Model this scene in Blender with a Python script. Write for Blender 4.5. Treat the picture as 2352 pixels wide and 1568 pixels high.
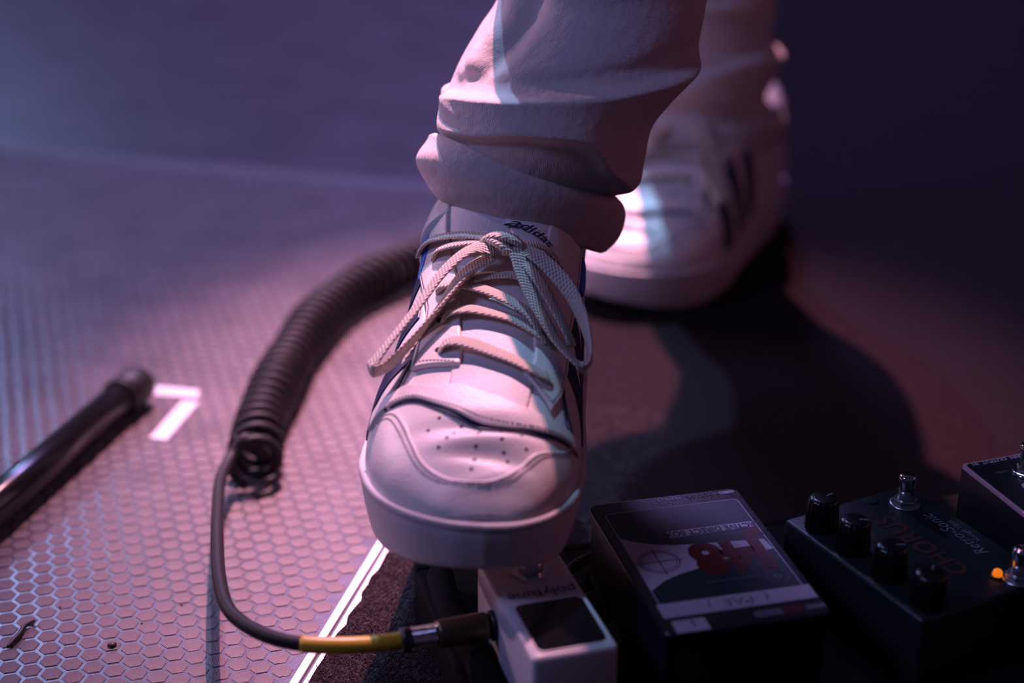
import bpy, bmesh, math, random
import numpy as np
from mathutils import Vector, Matrix

for o in list(bpy.data.objects):
    bpy.data.objects.remove(o, do_unlink=True)
SC = bpy.context.scene
COL = SC.collection
R = math.radians
random.seed(7)
RNG = np.random.default_rng(7)

# ------------------------------------------------------------------ camera
CAM_H, F_PX, PITCH, ROLL = 0.535, 4001.05, 23.8915, 0.3332
cam_d = bpy.data.cameras.new('camera')
cam = bpy.data.objects.new('camera', cam_d)
COL.objects.link(cam)
cam_d.sensor_width = 36.0
cam_d.lens = 36.0 * F_PX / 2352.0
cam_d.clip_start, cam_d.clip_end = 0.02, 60
cam.matrix_world = (Matrix.Translation((0, 0, CAM_H)) @ Matrix.Rotation(R(90 - PITCH), 4, 'X')
                    @ Matrix.Rotation(R(ROLL), 4, 'Z'))
cam_d.dof.use_dof = True
cam_d.dof.focus_distance = 0.930
cam_d.dof.aperture_fstop = 3.0
SC.camera = cam

# ------------------------------------------------------------------ light
SC.view_settings.view_transform = 'Standard'
SC.view_settings.look = 'None'
SC.view_settings.gamma = 1.0
SC.view_settings.use_curve_mapping = False
SC.view_settings.exposure = 0.0
world = bpy.data.worlds.new('stage_ambience')
SC.world = world
world.use_nodes = True
world.node_tree.nodes['Background'].inputs['Color'].default_value = (0.013, 0.012, 0.031, 1)
world.node_tree.nodes['Background'].inputs['Strength'].default_value = 1.0


def spot(name, loc, target, energy, color, angle, blend, radius):
    d = bpy.data.lights.new(name, 'SPOT')
    d.energy, d.color, d.spot_size, d.spot_blend, d.shadow_soft_size = energy, color, R(angle), blend, radius
    o = bpy.data.objects.new(name, d)
    COL.objects.link(o)
    o.location = loc
    o.rotation_euler = (Vector(target) - Vector(loc)).to_track_quat('-Z', 'Y').to_euler()
    return o


def from_dir(target, az_left, elev, dist):
    a, e = R(az_left), R(elev)
    return (target[0] - math.sin(a) * math.cos(e) * dist, target[1] + math.cos(a) * math.cos(e) * dist,
            target[2] + math.sin(e) * dist)


AIM = (0.05, 1.07, 0.05)
spot('stage_spot_red', from_dir(AIM, 0.8, 63, 6.0), AIM, 5500, (1.0, 0.37, 0.44), 8.2, 1.0, 0.035)
spot('stage_spot_cyan', from_dir(AIM, 8.0, 63, 6.0), AIM, 1400, (0.34, 0.60, 1.0), 8.2, 1.0, 0.035)
spot('stage_wash_blue', (-2.4, 6.6, 3.4), (-0.42, 1.05, 0), 300, (0.34, 0.48, 1.0), 30, 1.0, 0.30)
spot('haze_fill_violet', (-0.2, 5.2, 4.2), (0.6, 2.6, 0), 1250, (0.48, 0.34, 1.0), 46, 1.0, 0.40)  # added lamp, violet over the far floor in place of haze
spot('stage_fill_blue', (-3.3, -0.3, 3.4), (0.0, 0.95, 0.15), 235, (0.38, 0.41, 1.0), 34, 1.0, 0.60)
spot('stage_side_pink', (-4.2, 3.4, 1.9), (0.0, 0.98, 0.22), 300, (1.0, 0.56, 0.78), 14, 1.0, 0.08)
spot('stage_fill_red', (3.4, 1.0, 1.2), (0.05, 1.0, 0.2), 24, (1.0, 0.25, 0.35), 30, 1.0, 0.50)

# ------------------------------------------------------------------ materials
MATS = {}


def mat(name, color, rough=0.5, metal=0.0, spec=0.5, bump=0.0, bscale=200.0, vary=0.0, vscale=40.0,
        coat=0.0, emit=None, estr=0.0, sheen=0.0):
    if name in MATS:
        return MATS[name]
    m = bpy.data.materials.new(name)
    m.use_nodes = True
    nt = m.node_tree
    b = nt.nodes['Principled BSDF']
    b.inputs['Base Color'].default_value = (*color, 1)
    b.inputs['Roughness'].default_value = rough
    b.inputs['Metallic'].default_value = metal
    b.inputs['Specular IOR Level'].default_value = spec
    b.inputs['Coat Weight'].default_value = coat
    b.inputs['Sheen Weight'].default_value = sheen
    if emit:
        b.inputs['Emission Color'].default_value = (*emit, 1)
        b.inputs['Emission Strength'].default_value = estr
    tc = nt.nodes.new('ShaderNodeTexCoord')
    if vary > 0:
        n = nt.nodes.new('ShaderNodeTexNoise')
        n.inputs['Scale'].default_value = vscale
        n.inputs['Detail'].default_value = 5
        r = nt.nodes.new('ShaderNodeValToRGB')
        r.color_ramp.elements[0].position, r.color_ramp.elements[1].position = 0.3, 0.7
        r.color_ramp.elements[0].color = (*[c * (1 - vary) for c in color], 1)
        r.color_ramp.elements[1].color = (*[min(1, c * (1 + vary)) for c in color], 1)
        nt.links.new(tc.outputs['Object'], n.inputs['Vector'])
        nt.links.new(n.outputs['Fac'], r.inputs['Fac'])
        nt.links.new(r.outputs['Color'], b.inputs['Base Color'])
    if bump > 0:
        n = nt.nodes.new('ShaderNodeTexNoise')
        n.inputs['Scale'].default_value = bscale
        n.inputs['Detail'].default_value = 4
        bp = nt.nodes.new('ShaderNodeBump')
        bp.inputs['Strength'].default_value = 1.0
        bp.inputs['Distance'].default_value = bump
        nt.links.new(tc.outputs['Object'], n.inputs['Vector'])
        nt.links.new(n.outputs['Fac'], bp.inputs['Height'])
        nt.links.new(bp.outputs['Normal'], b.inputs['Normal'])
    MATS[name] = m
    return m


def weave(m, pitch, depth, rot=0.0, coord='Object'):
    """adds a woven relief (two crossed sine families) to a material"""
    nt = m.node_tree
    b = nt.nodes['Principled BSDF']
    if coord == 'World':
        src = nt.nodes.new('ShaderNodeNewGeometry').outputs['Position']
    else:
        src = nt.nodes.new('ShaderNodeTexCoord').outputs[coord]
    mp = nt.nodes.new('ShaderNodeMapping')
    mp.inputs['Rotation'].default_value = (0, 0, rot)
    mp.inputs['Scale'].default_value = (2 * math.pi / pitch,) * 3
    nt.links.new(src, mp.inputs['Vector'])
    sp = nt.nodes.new('ShaderNodeSeparateXYZ')
    nt.links.new(mp.outputs['Vector'], sp.inputs[0])
    outs = []
    for k in 'XY':
        s = nt.nodes.new('ShaderNodeMath')
        s.operation = 'SINE'
        nt.links.new(sp.outputs[k], s.inputs[0])
        outs.append(s.outputs[0])
    mu = nt.nodes.new('ShaderNodeMath')
    mu.operation = 'MULTIPLY'
    nt.links.new(outs[0], mu.inputs[0])
    nt.links.new(outs[1], mu.inputs[1])
    bp = nt.nodes.new('ShaderNodeBump')
    bp.inputs['Strength'].default_value = 1.0
    bp.inputs['Distance'].default_value = depth
    nt.links.new(mu.outputs[0], bp.inputs['Height'])
    old = b.inputs['Normal'].links
    if old:
        nt.links.new(old[0].from_socket, bp.inputs['Normal'])
    nt.links.new(bp.outputs['Normal'], b.inputs['Normal'])
    return m


LEATHER = mat('white_leather', (0.74, 0.68, 0.66), 0.34, bump=0.00025, bscale=900, vary=0.04, vscale=30)
LEATHER2 = mat('white_leather_panel', (0.76, 0.70, 0.67), 0.36, bump=0.00025, bscale=900, vary=0.05, vscale=45)
TONGUE = mat('tongue_leather', (0.70, 0.65, 0.66), 0.55, bump=0.0003, bscale=700, vary=0.05, vscale=30)
RUBBER = mat('sole_rubber', (0.60, 0.55, 0.55), 0.55, bump=0.0002, bscale=500, vary=0.10, vscale=28)
NAVY = mat('navy_leather', (0.012, 0.016, 0.06), 0.40, bump=0.0002, bscale=700)
BLUE = mat('blue_lining', (0.03, 0.16, 0.62), 0.5)
DARKHOLE = mat('dark_hole', (0.01, 0.008, 0.012), 0.8)
INK = mat('navy_print', (0.02, 0.02, 0.05), 0.5)
THREAD = mat('grey_thread', (0.26, 0.20, 0.23), 0.8)
LACE = weave(mat('cream_lace', (0.66, 0.55, 0.47), 0.8, sheen=0.3), 0.0022, 0.00035, 0.6)
COTTON = weave(mat('cream_cotton', (0.62, 0.53, 0.52), 0.85, bump=0.0008, bscale=160, vary=0.05, vscale=18, sheen=0.2),
               0.0014, 0.00003, 0.5)
SKIN = mat('skin', (0.45, 0.28, 0.20), 0.55)
BLACKP = mat('black_paint', (0.012, 0.012, 0.015), 0.38, bump=0.0001, bscale=900)
BLACKM = mat('black_matte', (0.008, 0.008, 0.009), 0.9, spec=0.08, bump=0.0005, bscale=500)
BLACKR = mat('black_rubber', (0.011, 0.010, 0.012), 0.55)
CABLE = mat('cable_rubber', (0.013, 0.010, 0.013), 0.58, spec=0.3, bump=0.0001, bscale=600)
CHROME = mat('chrome', (0.75, 0.75, 0.76), 0.12, metal=1.0)
STEEL = mat('steel', (0.55, 0.55, 0.57), 0.30, metal=1.0)
BRASS = mat('dark_brass', (0.12, 0.075, 0.04), 0.35, metal=0.7)
YELLOW = mat('yellow_sleeve', (0.62, 0.40, 0.035), 0.35)
ALU = mat('brushed_aluminium', (0.60, 0.57, 0.58), 0.45, metal=0.6, bump=0.0002, bscale=300, vary=0.06, vscale=60)
ALUD = mat('dull_aluminium', (0.14, 0.12, 0.13), 0.6, metal=0.3, bump=0.0002, bscale=300, vary=0.1, vscale=60)
WHITEP = mat('white_enamel', (0.55, 0.52, 0.54), 0.35)
TAPEW = mat('white_tape', (0.80, 0.76, 0.78), 0.55)

# ------------------------------------------------------------------ mesh helpers


def link(name, me, m, parent=None, smooth=True):
    o = bpy.data.objects.new(name, me)
    COL.objects.link(o)
    if m is not None and not me.materials:
        me.materials.append(m)
    if smooth:
        for p in me.polygons:
            p.use_smooth = True
    if parent is not None:
        o.parent = parent
    return o


def from_py(name, verts, faces, m, parent=None, smooth=True):
    me = bpy.data.meshes.new(name)
    me.from_pydata([tuple(map(float, v)) for v in verts], [], [tuple(map(int, f)) for f in faces])
    me.update()
    return link(name, me, m, parent, smooth)


def thing(name, label, cat, loc=(0, 0, 0), rz=0.0, group=None):
    o = bpy.data.objects.new(name, None)
    COL.objects.link(o)
    o.empty_display_size = 0.02
    o.location = loc
    o.rotation_euler = (0, 0, rz)
    tag(o, label, cat, group)
    return o


def tag(o, label, cat=None, group=None):
    o['label'] = label
    if cat:
        o['category'] = cat
    if group:
        o['group'] = group
    return o


def grid_faces(n, mm, close_n=False, close_m=False, off=0, flip=False):
    fs = []
    for i in range(n if close_n else n - 1):
        for j in range(mm if close_m else mm - 1):
            a = i * mm + j
            b = i * mm + (j + 1) % mm
            c = ((i + 1) % n) * mm + (j + 1) % mm
            d = ((i + 1) % n) * mm + j
            f = (a + off, b + off, c + off, d + off)
            fs.append(f[::-1] if flip else f)
    return fs


def grid_obj(name, P, m, parent=None, close_n=False, close_m=False, caps=False, flip=False, smooth=True):
    n, mm = P.shape[:2]
    fs = grid_faces(n, mm, close_n, close_m, 0, flip)
    if caps:
        a, b = list(range(mm)), list(range((n - 1) * mm, n * mm))
        fs.append(a if flip else a[::-1])
        fs.append(b[::-1] if flip else b)
    return from_py(name, P.reshape(-1, 3), fs, m, parent, smooth)


def catmull(pts, n):
    pts = np.asarray(pts, float)
    if len(pts) == 2:
        t = np.linspace(0, 1, n)[:, None]
        return pts[0] * (1 - t) + pts[1] * t
    ext = np.vstack([2 * pts[0] - pts[1], pts, 2 * pts[-1] - pts[-2]])
    seg = np.linalg.norm(np.diff(pts, axis=0), axis=1) ** 0.5
    cum = np.concatenate([[0], np.cumsum(seg)])
    out = []
    for t in np.linspace(0, cum[-1], n):
        k = min(int(np.searchsorted(cum, t, side='right')) - 1, len(pts) - 2)
        u = (t - cum[k]) / max(seg[k], 1e-12)
        p0, p1, p2, p3 = ext[k], ext[k + 1], ext[k + 2], ext[k + 3]
        out.append(0.5 * (2 * p1 + (p2 - p0) * u + (2 * p0 - 5 * p1 + 4 * p2 - p3) * u * u
                          + (3 * p1 - p0 - 3 * p2 + p3) * u ** 3))
    return np.array(out)


def unit(v):
    v = np.asarray(v, float)
    return v / np.maximum(np.linalg.norm(v, axis=-1, keepdims=True), 1e-12)


def frames(path):
    T = unit(np.gradient(path, axis=0))
    N = np.zeros_like(T)
    up = np.array([0, 0, 1.0]) if abs(T[0][2]) < 0.9 else np.array([1.0, 0, 0])
    n = up - T[0] * np.dot(up, T[0])
    for i in range(len(T)):
        n = n - T[i] * np.dot(n, T[i])
        n = n / max(np.linalg.norm(n), 1e-9)
        N[i] = n
    return T, N, np.cross(T, N)


def tube_pts(path, rad, seg=12):
    path = np.asarray(path, float)
    T, N, B = frames(path)
    rad = np.broadcast_to(np.asarray(rad, float), (len(path),))
    a = np.linspace(0, 2 * np.pi, seg, endpoint=False)
    return path[:, None, :] + rad[:, None, None] * (np.cos(a)[None, :, None] * N[:, None, :]
                                                   + np.sin(a)[None, :, None] * B[:, None, :])


def tube(name, path, rad, m, parent=None, seg=12, caps=True):
    return grid_obj(name, tube_pts(path, rad, seg), m, parent, close_m=True, caps=caps)


def lathe(name, prof, m, parent=None, seg=32, loc=(0, 0, 0), axis=None, smooth=True):
    """prof: list of (radius, height); closed with fans; turned about z, then laid along axis"""
    a = np.linspace(0, 2 * np.pi, seg, endpoint=False)
    P = np.array([[(r * math.cos(t), r * math.sin(t), h) for t in a] for r, h in prof])
    if axis is not None:
        q = Vector((0, 0, 1)).rotation_difference(Vector(axis))
        M = np.array(q.to_matrix())
        P = P @ M.T
    P = P + np.array(loc)
    o = grid_obj(name, P, m, parent, close_m=True, caps=True, smooth=smooth)
    return o


def box(name, size, m, parent=None, loc=(0, 0, 0), bevel=0.0, seg=3, top=None):
    """bevelled box, origin at centre of its bottom; top = scale of the top face"""
    bm = bmesh.new()
    bmesh.ops.create_cube(bm, size=1)
    for v in bm.verts:
        k = (top if (top and v.co.z > 0) else 1.0)
        v.co = Vector((v.co.x * size[0] * k, v.co.y * size[1] * k, (v.co.z + 0.5) * size[2]))
    if bevel > 0:
        bmesh.ops.bevel(bm, geom=bm.edges[:], offset=bevel, segments=seg, affect='EDGES', profile=0.5)
    bmesh.ops.translate(bm, verts=bm.verts, vec=loc)
    me = bpy.data.meshes.new(name)
    bm.to_mesh(me)
    bm.free()
    o = link(name, me, m, parent, smooth=bevel > 0)
    if bevel > 0:
        try:
            me.set_sharp_from_angle(angle=R(50))
        except Exception:
            pass
    return o


def rr_pts(w, h, r, seg=6, cx=0, cy=0):
    pts = []
    for qx, qy, a0 in ((1, 1, 0), (-1, 1, 90), (-1, -1, 180), (1, -1, 270)):
        for k in range(seg + 1):
            a = R(a0 + 90 * k / seg)
            pts.append((cx + qx * (w / 2 - r) + r * math.cos(a), cy + qy * (h / 2 - r) + r * math.sin(a)))
    return pts


def plate(name, pts, z0, z1, m, parent=None, smooth=False):
    """prism of a 2-D outline between two heights"""
    n = len(pts)
    vs = [(x, y, z0) for x, y in pts] + [(x, y, z1) for x, y in pts]
    fs = [list(range(n))[::-1], list(range(n, 2 * n))] + [(i, (i + 1) % n, n + (i + 1) % n, n + i) for i in range(n)]
    return from_py(name, vs, fs, m, parent, smooth)


def frame_plate(name, outer, inner, z0, z1, m, parent=None):
    n = len(outer)
    vs = []
    for z in (z0, z1):
        vs += [(x, y, z) for x, y in outer] + [(x, y, z) for x, y in inner]
    fs = []
    for i in range(n):
        j = (i + 1) % n
        fs.append((2 * n + i, 2 * n + j, 3 * n + j, 3 * n + i))
        fs.append((i, j, 2 * n + j, 2 * n + i))
        fs.append((n + j, n + i, 3 * n + i, 3 * n + j))
    return from_py(name, vs, fs, m, parent, False)


_DG = None


def text_mesh(body, size, shear=0.0, bold=0.0, spacing=1.0, align='CENTER', depth=0.0):
    cu = bpy.data.curves.new('lettering', 'FONT')
    cu.body, cu.size, cu.shear, cu.offset, cu.space_character = body, size, shear, bold, spacing
    cu.align_x, cu.align_y = align, 'CENTER'
    cu.resolution_u = 3
    cu.extrude = depth
    o = bpy.data.objects.new('lettering', cu)
    COL.objects.link(o)
    bpy.context.view_layer.update()
    dg = bpy.context.evaluated_depsgraph_get()
    me = bpy.data.meshes.new_from_object(o.evaluated_get(dg))
    bpy.data.objects.remove(o, do_unlink=True)
    bpy.data.curves.remove(cu)
    me.materials.clear()
    return me


def text(name, body, size, m, parent, loc, rz=0.0, sx=1.0, sy=1.0, **kw):
    me = text_mesh(body, size, **kw)
    me.transform(Matrix.Translation(loc) @ Matrix.Rotation(rz, 4, 'Z') @ Matrix.Diagonal((sx, sy, 1, 1)))
    return link(name, me, m, parent, smooth=False)


def pchip(xs, ys, x):
    xs = np.asarray(xs, float)
    ys = np.asarray(ys, float)
    x = np.asarray(x, float)
    h = np.diff(xs)
    d = np.diff(ys) / h
    mm = np.zeros(len(xs))
    for i in range(1, len(xs) - 1):
        if d[i - 1] * d[i] > 0:
            w1, w2 = 2 * h[i] + h[i - 1], h[i] + 2 * h[i - 1]
            mm[i] = (w1 + w2) / (w1 / d[i - 1] + w2 / d[i])
    mm[0], mm[-1] = d[0], d[-1]
    k = np.clip(np.searchsorted(xs, x, side='right') - 1, 0, len(h) - 1)
    t = np.clip((x - xs[k]) / h[k], 0, 1)
    return (ys[k] * (1 + 2 * t) * (1 - t) ** 2 + mm[k] * h[k] * t * (1 - t) ** 2
            + ys[k + 1] * t * t * (3 - 2 * t) + mm[k + 1] * h[k] * t * t * (t - 1))


# ------------------------------------------------------------------ the setting: stage decks, trims, carpet, back wall
E0 = np.array([-0.1152, 0.7635])                       # a point on the deck's long edge
ED = np.array([math.cos(R(76.3)), math.sin(R(76.3))])  # along the edge, away from the audience
EN = np.array([ED[1], -ED[0]])                         # across the edge, towards the carpet


def edge_pt(along, across, z=0.0):
    p = E0 + ED * along + EN * across
    return (p[0], p[1], z)


def edge_box(name, a0, a1, c0, c1, z0, z1, m, parent=None, bevel=0.0004):
    vs = [edge_pt(a, c, z) for z in (z0, z1 - bevel) for a, c in ((a0, c0), (a0, c1), (a1, c1), (a1, c0))]
    vs += [edge_pt(a, c, z1) for a, c in ((a0, c0 + bevel), (a0, c1 - bevel), (a1, c1 - bevel), (a1, c0 + bevel))]
    fs = [(3, 2, 1, 0), (8, 9, 10, 11)]
    for k in (0, 4):
        fs += [(k + i, k + (i + 1) % 4, k + 4 + (i + 1) % 4, k + 4 + i) for i in range(4)]
    o = from_py(name, vs, [f[::-1] for f in fs], m, parent, False)
    return o


FILM = mat('deck_film', (0.09, 0.075, 0.085), 0.30, spec=0.5, bump=0.0003, bscale=90, vary=0.25, vscale=14)
PADM = weave(mat('deck_pad', (0.36, 0.29, 0.30), 0.46, spec=0.5, vary=0.22, vscale=22), 0.0011, 0.00040,
             R(30), 'World')
CARPET = mat('carpet_base', (0.021, 0.013, 0.017), 0.95, spec=0.1, bump=0.006, bscale=700, vary=0.6, vscale=420)
FIBRE = mat('carpet_fibre', (0.060, 0.040, 0.042), 0.9, spec=0.15, vary=0.7, vscale=300, sheen=0.3)
CURTAIN = mat('dark_drape', (0.020, 0.018, 0.026), 0.9, spec=0.1)

floor = edge_box('floor', -1.6, 6.0, -4.0, 4.0, -0.06, -0.0005, FILM)
floor['kind'] = 'structure'
floor['label'] = 'dark anti-slip stage deck embossed with a honeycomb of hexagons'

# honeycomb pads: the lattice of the deck's anti-slip film
HP, HTH = 0.012338, R(16.49)
HO = np.array([-0.22399, 0.82153])
HA = HP * np.array([math.cos(HTH - math.pi / 2), math.sin(HTH - math.pi / 2)])
HB = HP * np.array([math.cos(HTH - math.pi / 6), math.sin(HTH - math.pi / 6)])


def hex_ring(r, z):
    return [(r * math.cos(HTH + R(60 + 60 * k)), r * math.sin(HTH + R(60 + 60 * k)), z) for k in range(6)]


r_out = 0.83 * HP / math.sqrt(3)
hv = hex_ring(r_out, -0.0006) + hex_ring(r_out * 0.985, -0.0002) + hex_ring(r_out * 0.93, 0.0)
hf = [tuple(range(12, 18))] + [(k + i, k + (i + 1) % 6, k + 6 + (i + 1) % 6, k + 6 + i) for k in (0, 6) for i in range(6)]
pad_me = bpy.data.meshes.new('hex_pad')
pad_me.from_pydata(hv, [], hf)
pad_me.materials.append(PADM)


def view_px(x, y, z=0.0):
    cp, sp = math.cos(R(PITCH)), math.sin(R(PITCH))
    d = (x, y, z - CAM_H)
    zc = d[1] * cp - d[2] * sp
    yc = -(d[1] * sp + d[2] * cp)
    return 1176 + F_PX * d[0] / zc, 784 + F_PX * yc / zc, zc


cells = []
for i in range(-110, 60):
    for j in range(-80, 90):
        p = HO + HA * i + HB * j
        q = p - E0
        al, ac = float(q @ ED), float(q @ EN)
        if ac > -0.0065 or al < -0.30 or al > 0.80:
            continue
        if p[0] < -0.62 - 0.12 * (p[1] - 0.7):
            continue
        cells.append((p[0], p[1], view_px(p[0], p[1])))
in_frame = [c for c in cells if -20 < c[2][0] < 900 and 700 < c[2][1] < 1585
            and not (c[2][0] > 820 and c[2][1] > 900)]
in_frame.sort(key=lambda c: c[2][2])
single = set((c[0], c[1]) for c in in_frame[:300])
for (x, y, _) in in_frame[:300]:
    o = bpy.data.objects.new('hex_pad', pad_me)
    COL.objects.link(o)
    o.location = (x, y, 0)
    o.parent = floor
rest = [(c[0], c[1]) for c in cells if (c[0], c[1]) not in single]
hva = np.array(hv)
V = (np.array([[x, y, 0.0] for x, y in rest])[:, None, :] + hva[None]).reshape(-1, 3)
Fc = [tuple(18 * k + t for t in f) for k in range(len(rest)) for f in hf]
o = from_py('hex_pads', V, Fc, PADM, floor, False)
o['kind'] = 'stuff'
o['label'] = 'the farther honeycomb hexagons of the stage deck'

for k, (c0, c1, zt, lab) in enumerate(((-0.0004, 0.0046, 0.0012, 'bright aluminium edge profile of the honeycomb deck'),
                                       (0.0066, 0.0125, 0.0012, 'aluminium edge profile half covered by the carpet'))):
    t = edge_box('trim_%d' % (k + 1), -1.2, 0.86, c0, c1, -0.0006, zt, ALU)
    t['kind'] = 'structure'
    t['label'] = lab
# cross joint between this row of decks and the next
JD = float((np.array([-0.302, 1.616]) - E0) @ ED)
for k, (a0, a1) in enumerate(((JD - 0.011, JD - 0.002), (JD + 0.002, JD + 0.011))):
    t = edge_box('trim_%d' % (k + 3), a0, a1, -2.0, -0.002, -0.0006, 0.0009, ALUD)
    t['kind'] = 'structure'
    t['label'] = ('near' if k == 0 else 'far') + ' aluminium profile of the cross joint between two decks'

# carpet with a ragged cut edge
n = 700
al = np.linspace(-1.0, 5.0, n)
left = 0.0100 + 0.0010 * np.interp(al, np.linspace(-1, 5, 900), RNG.normal(0, 1, 900)).clip(-1.4, 1.4)
vs = [edge_pt(a, c, -0.0004) for a, c in zip(al, left)] + [edge_pt(a, c + 0.0006, 0.0028) for a, c in zip(al, left)]
vs += [edge_pt(a, 3.6, 0.0028) for a in al]
fs = [(i, i + 1, n + i + 1, n + i)[::-1] for i in range(n - 1)] + [(n + i, n + i + 1, 2 * n + i + 1, 2 * n + i)[::-1] for i in range(n - 1)]
carpet = from_py('carpet', vs, fs, CARPET, None, False)
tag(carpet, 'dark brown-purple needle-felt carpet laid over the stage beside the honeycomb deck', 'carpet')
# pile: short curled fibres where the carpet is seen close up
m_f = 26000
a = RNG.uniform(-0.10, 0.36, m_f)
c = RNG.uniform(0.0102, 0.145, m_f)
keep = ((c < 0.085) | (RNG.random(m_f) < 0.35))
bx = (E0 + np.outer(a, ED) + np.outer(c, EN)) - np.array([-0.054, 0.835])
bu = bx @ np.array([math.cos(R(14.5)), math.sin(R(14.5))])
bv_ = bx @ np.array([-math.sin(R(14.5)), math.cos(R(14.5))])
keep &= ~((bu > -0.003) & (bv_ < 0.003))
a, c = a[keep], c[keep]
base = E0 + np.outer(a, ED) + np.outer(c, EN)
ph = RNG.uniform(0, 2 * np.pi, len(a))
ln = RNG.uniform(0.0015, 0.0042, len(a))
hgt = RNG.uniform(0.0003, 0.0024, len(a))
d1 = np.stack([np.cos(ph), np.sin(ph)], 1)
d2 = np.stack([np.cos(ph + RNG.normal(0, .8, len(a))), np.sin(ph + RNG.normal(0, .8, len(a)))], 1)
w = 0.00013
sd = np.stack([-d1[:, 1], d1[:, 0]], 1) * w
z0 = np.full(len(a), 0.0027)


def p3(xy, z):
    return np.concatenate([xy, z[:, None]], 1)


mid = base + d1 * ln[:, None] * .5
tip = mid + d2 * ln[:, None] * .5
V = np.stack([p3(base - sd, z0), p3(base + sd, z0), p3(mid - sd, z0 + hgt), p3(mid + sd, z0 + hgt), p3(tip, z0 + hgt * .55)], 1).reshape(-1, 3)
Fc = [t for k in range(len(a)) for t in ((5 * k, 5 * k + 1, 5 * k + 3, 5 * k + 2), (5 * k + 2, 5 * k + 3, 5 * k + 4))]
o = from_py('carpet_pile', V, Fc, FIBRE, carpet, False)
o['kind'] = 'stuff'

# dark drape closing the stage far behind
xs = np.linspace(-5, 5, 160)
yy = 7.4 + 0.07 * np.sin(xs * 9.0) + 0.03 * np.sin(xs * 23.0 + 1)
P = np.stack([np.stack([xs, yy, np.full_like(xs, z)], 1) for z in (0.0, 1.5, 3.0, 4.5)])
wb = grid_obj('wall_back', P, CURTAIN)
wb['kind'] = 'structure'
wb['label'] = 'dark pleated drape closing the back of the stage'

# ------------------------------------------------------------------ sneakers (millimetres: x to the inner side, s from toe to heel, z up)
SOLE_S=[0,1.5,5,11,20,34,52,75,100,130,160,195,230,262,284,296,302,304]
SOLE_L=[0,13,23,34,45,56.5,64.5,69,68.5,63.5,58.5,55,51,44,34,23,11,0]
SOLE_R=[0,11,19,27,34,41,45,47,47,46.5,47,48,46,41,33,22,11,0]
UP_S=[4,5.5,8,12,18,28,42,60,80,100,120,140,160,180,200,225,255,280,293,299]
UP_H=[1,3.5,7,11.5,17.5,25.5,33.5,41,48.5,56.5,65,75,86,96,103,103,97,90,60,10]
UP_E=[2.2,2.2,2.2,2.2,2.25,2.3,2.35,2.4,2.4,2.45,2.5,2.6,2.7,2.8,2.9,2.9,2.8,2.6,2.4,2.2]


def sole_half(s):
    return pchip(SOLE_S, SOLE_L, s), pchip(SOLE_S, SOLE_R, s)


def sole_bottom(s):
    return pchip([0, 15, 40, 75, 304], [10, 5, 1, 0, 0], s)


def sole_top(s):
    return pchip([0, 20, 60, 110, 200, 304], [37.5, 35.5, 33, 32, 34, 38], s)


def upper(s, v):
    """point on the upper: v 0 = outer sole edge, .5 = ridge, 1 = inner sole edge"""
    s, v = np.broadcast_arrays(np.asarray(s, float), np.asarray(v, float))
    L, Rr = sole_half(np.clip(s, 0, 303.5))
    inset = pchip([4, 12, 30, 304], [6, 4.5, 4, 4], s)
    L, Rr = np.maximum(L - inset, .5), np.maximum(Rr - inset, .5)
    hgt, n = pchip(UP_S, UP_H, s), pchip(UP_S, UP_E, s)
    ang = np.pi * (1 - v)
    c, sn = np.cos(ang), np.maximum(np.sin(ang), 0)
    ax = np.sign(c) * np.abs(c) ** (2 / n)
    x = np.where(c < 0, L * ax, Rr * ax)
    z = sole_top(s) - 3 + (hgt + 3) * sn ** (2 / n)
    x = x + pchip([0, 80, 160, 304], [0, 2, 4, 4], s) * sn
    # soft walking creases across the toe box
    crease = (1.1 * np.exp(-((s - 36 - 14 * (v - .5)) / 5.0) ** 2) - 0.9 * np.exp(-((s - 27 + 20 * (v - .55)) / 4.0) ** 2)
              + 0.6 * np.exp(-((s - 19 - 22 * (v - .6)) / 4.0) ** 2) - 1.3 * np.exp(-((s - 45 + 10 * (v - .4)) / 5.0) ** 2))
    z = z + 2.2 * crease * np.exp(-((v - .5) / .2) ** 2)
    return np.stack([x, s, z], -1)


def up_normal(s, v):
    e, f = .4, .002
    a = upper(s + e, v) - upper(s - e, v)
    b = upper(s, np.clip(v + f, 0, 1)) - upper(s, np.clip(v - f, 0, 1))
    n = unit(np.cross(b, a))
    c = np.stack([np.zeros_like(n[..., 0]), np.asarray(s) + 0 * n[..., 0], np.full_like(n[..., 0], 30.0)], -1)
    sg = np.sign(np.sum(n * (upper(s, v) - c), -1, keepdims=True))
    return n * np.where(sg == 0, 1, sg)


def on_up(sv, off):
    sv = np.asarray(sv, float)
    return upper(sv[..., 0], sv[..., 1]) + up_normal(sv[..., 0], sv[..., 1]) * np.asarray(off)[..., None]


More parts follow.
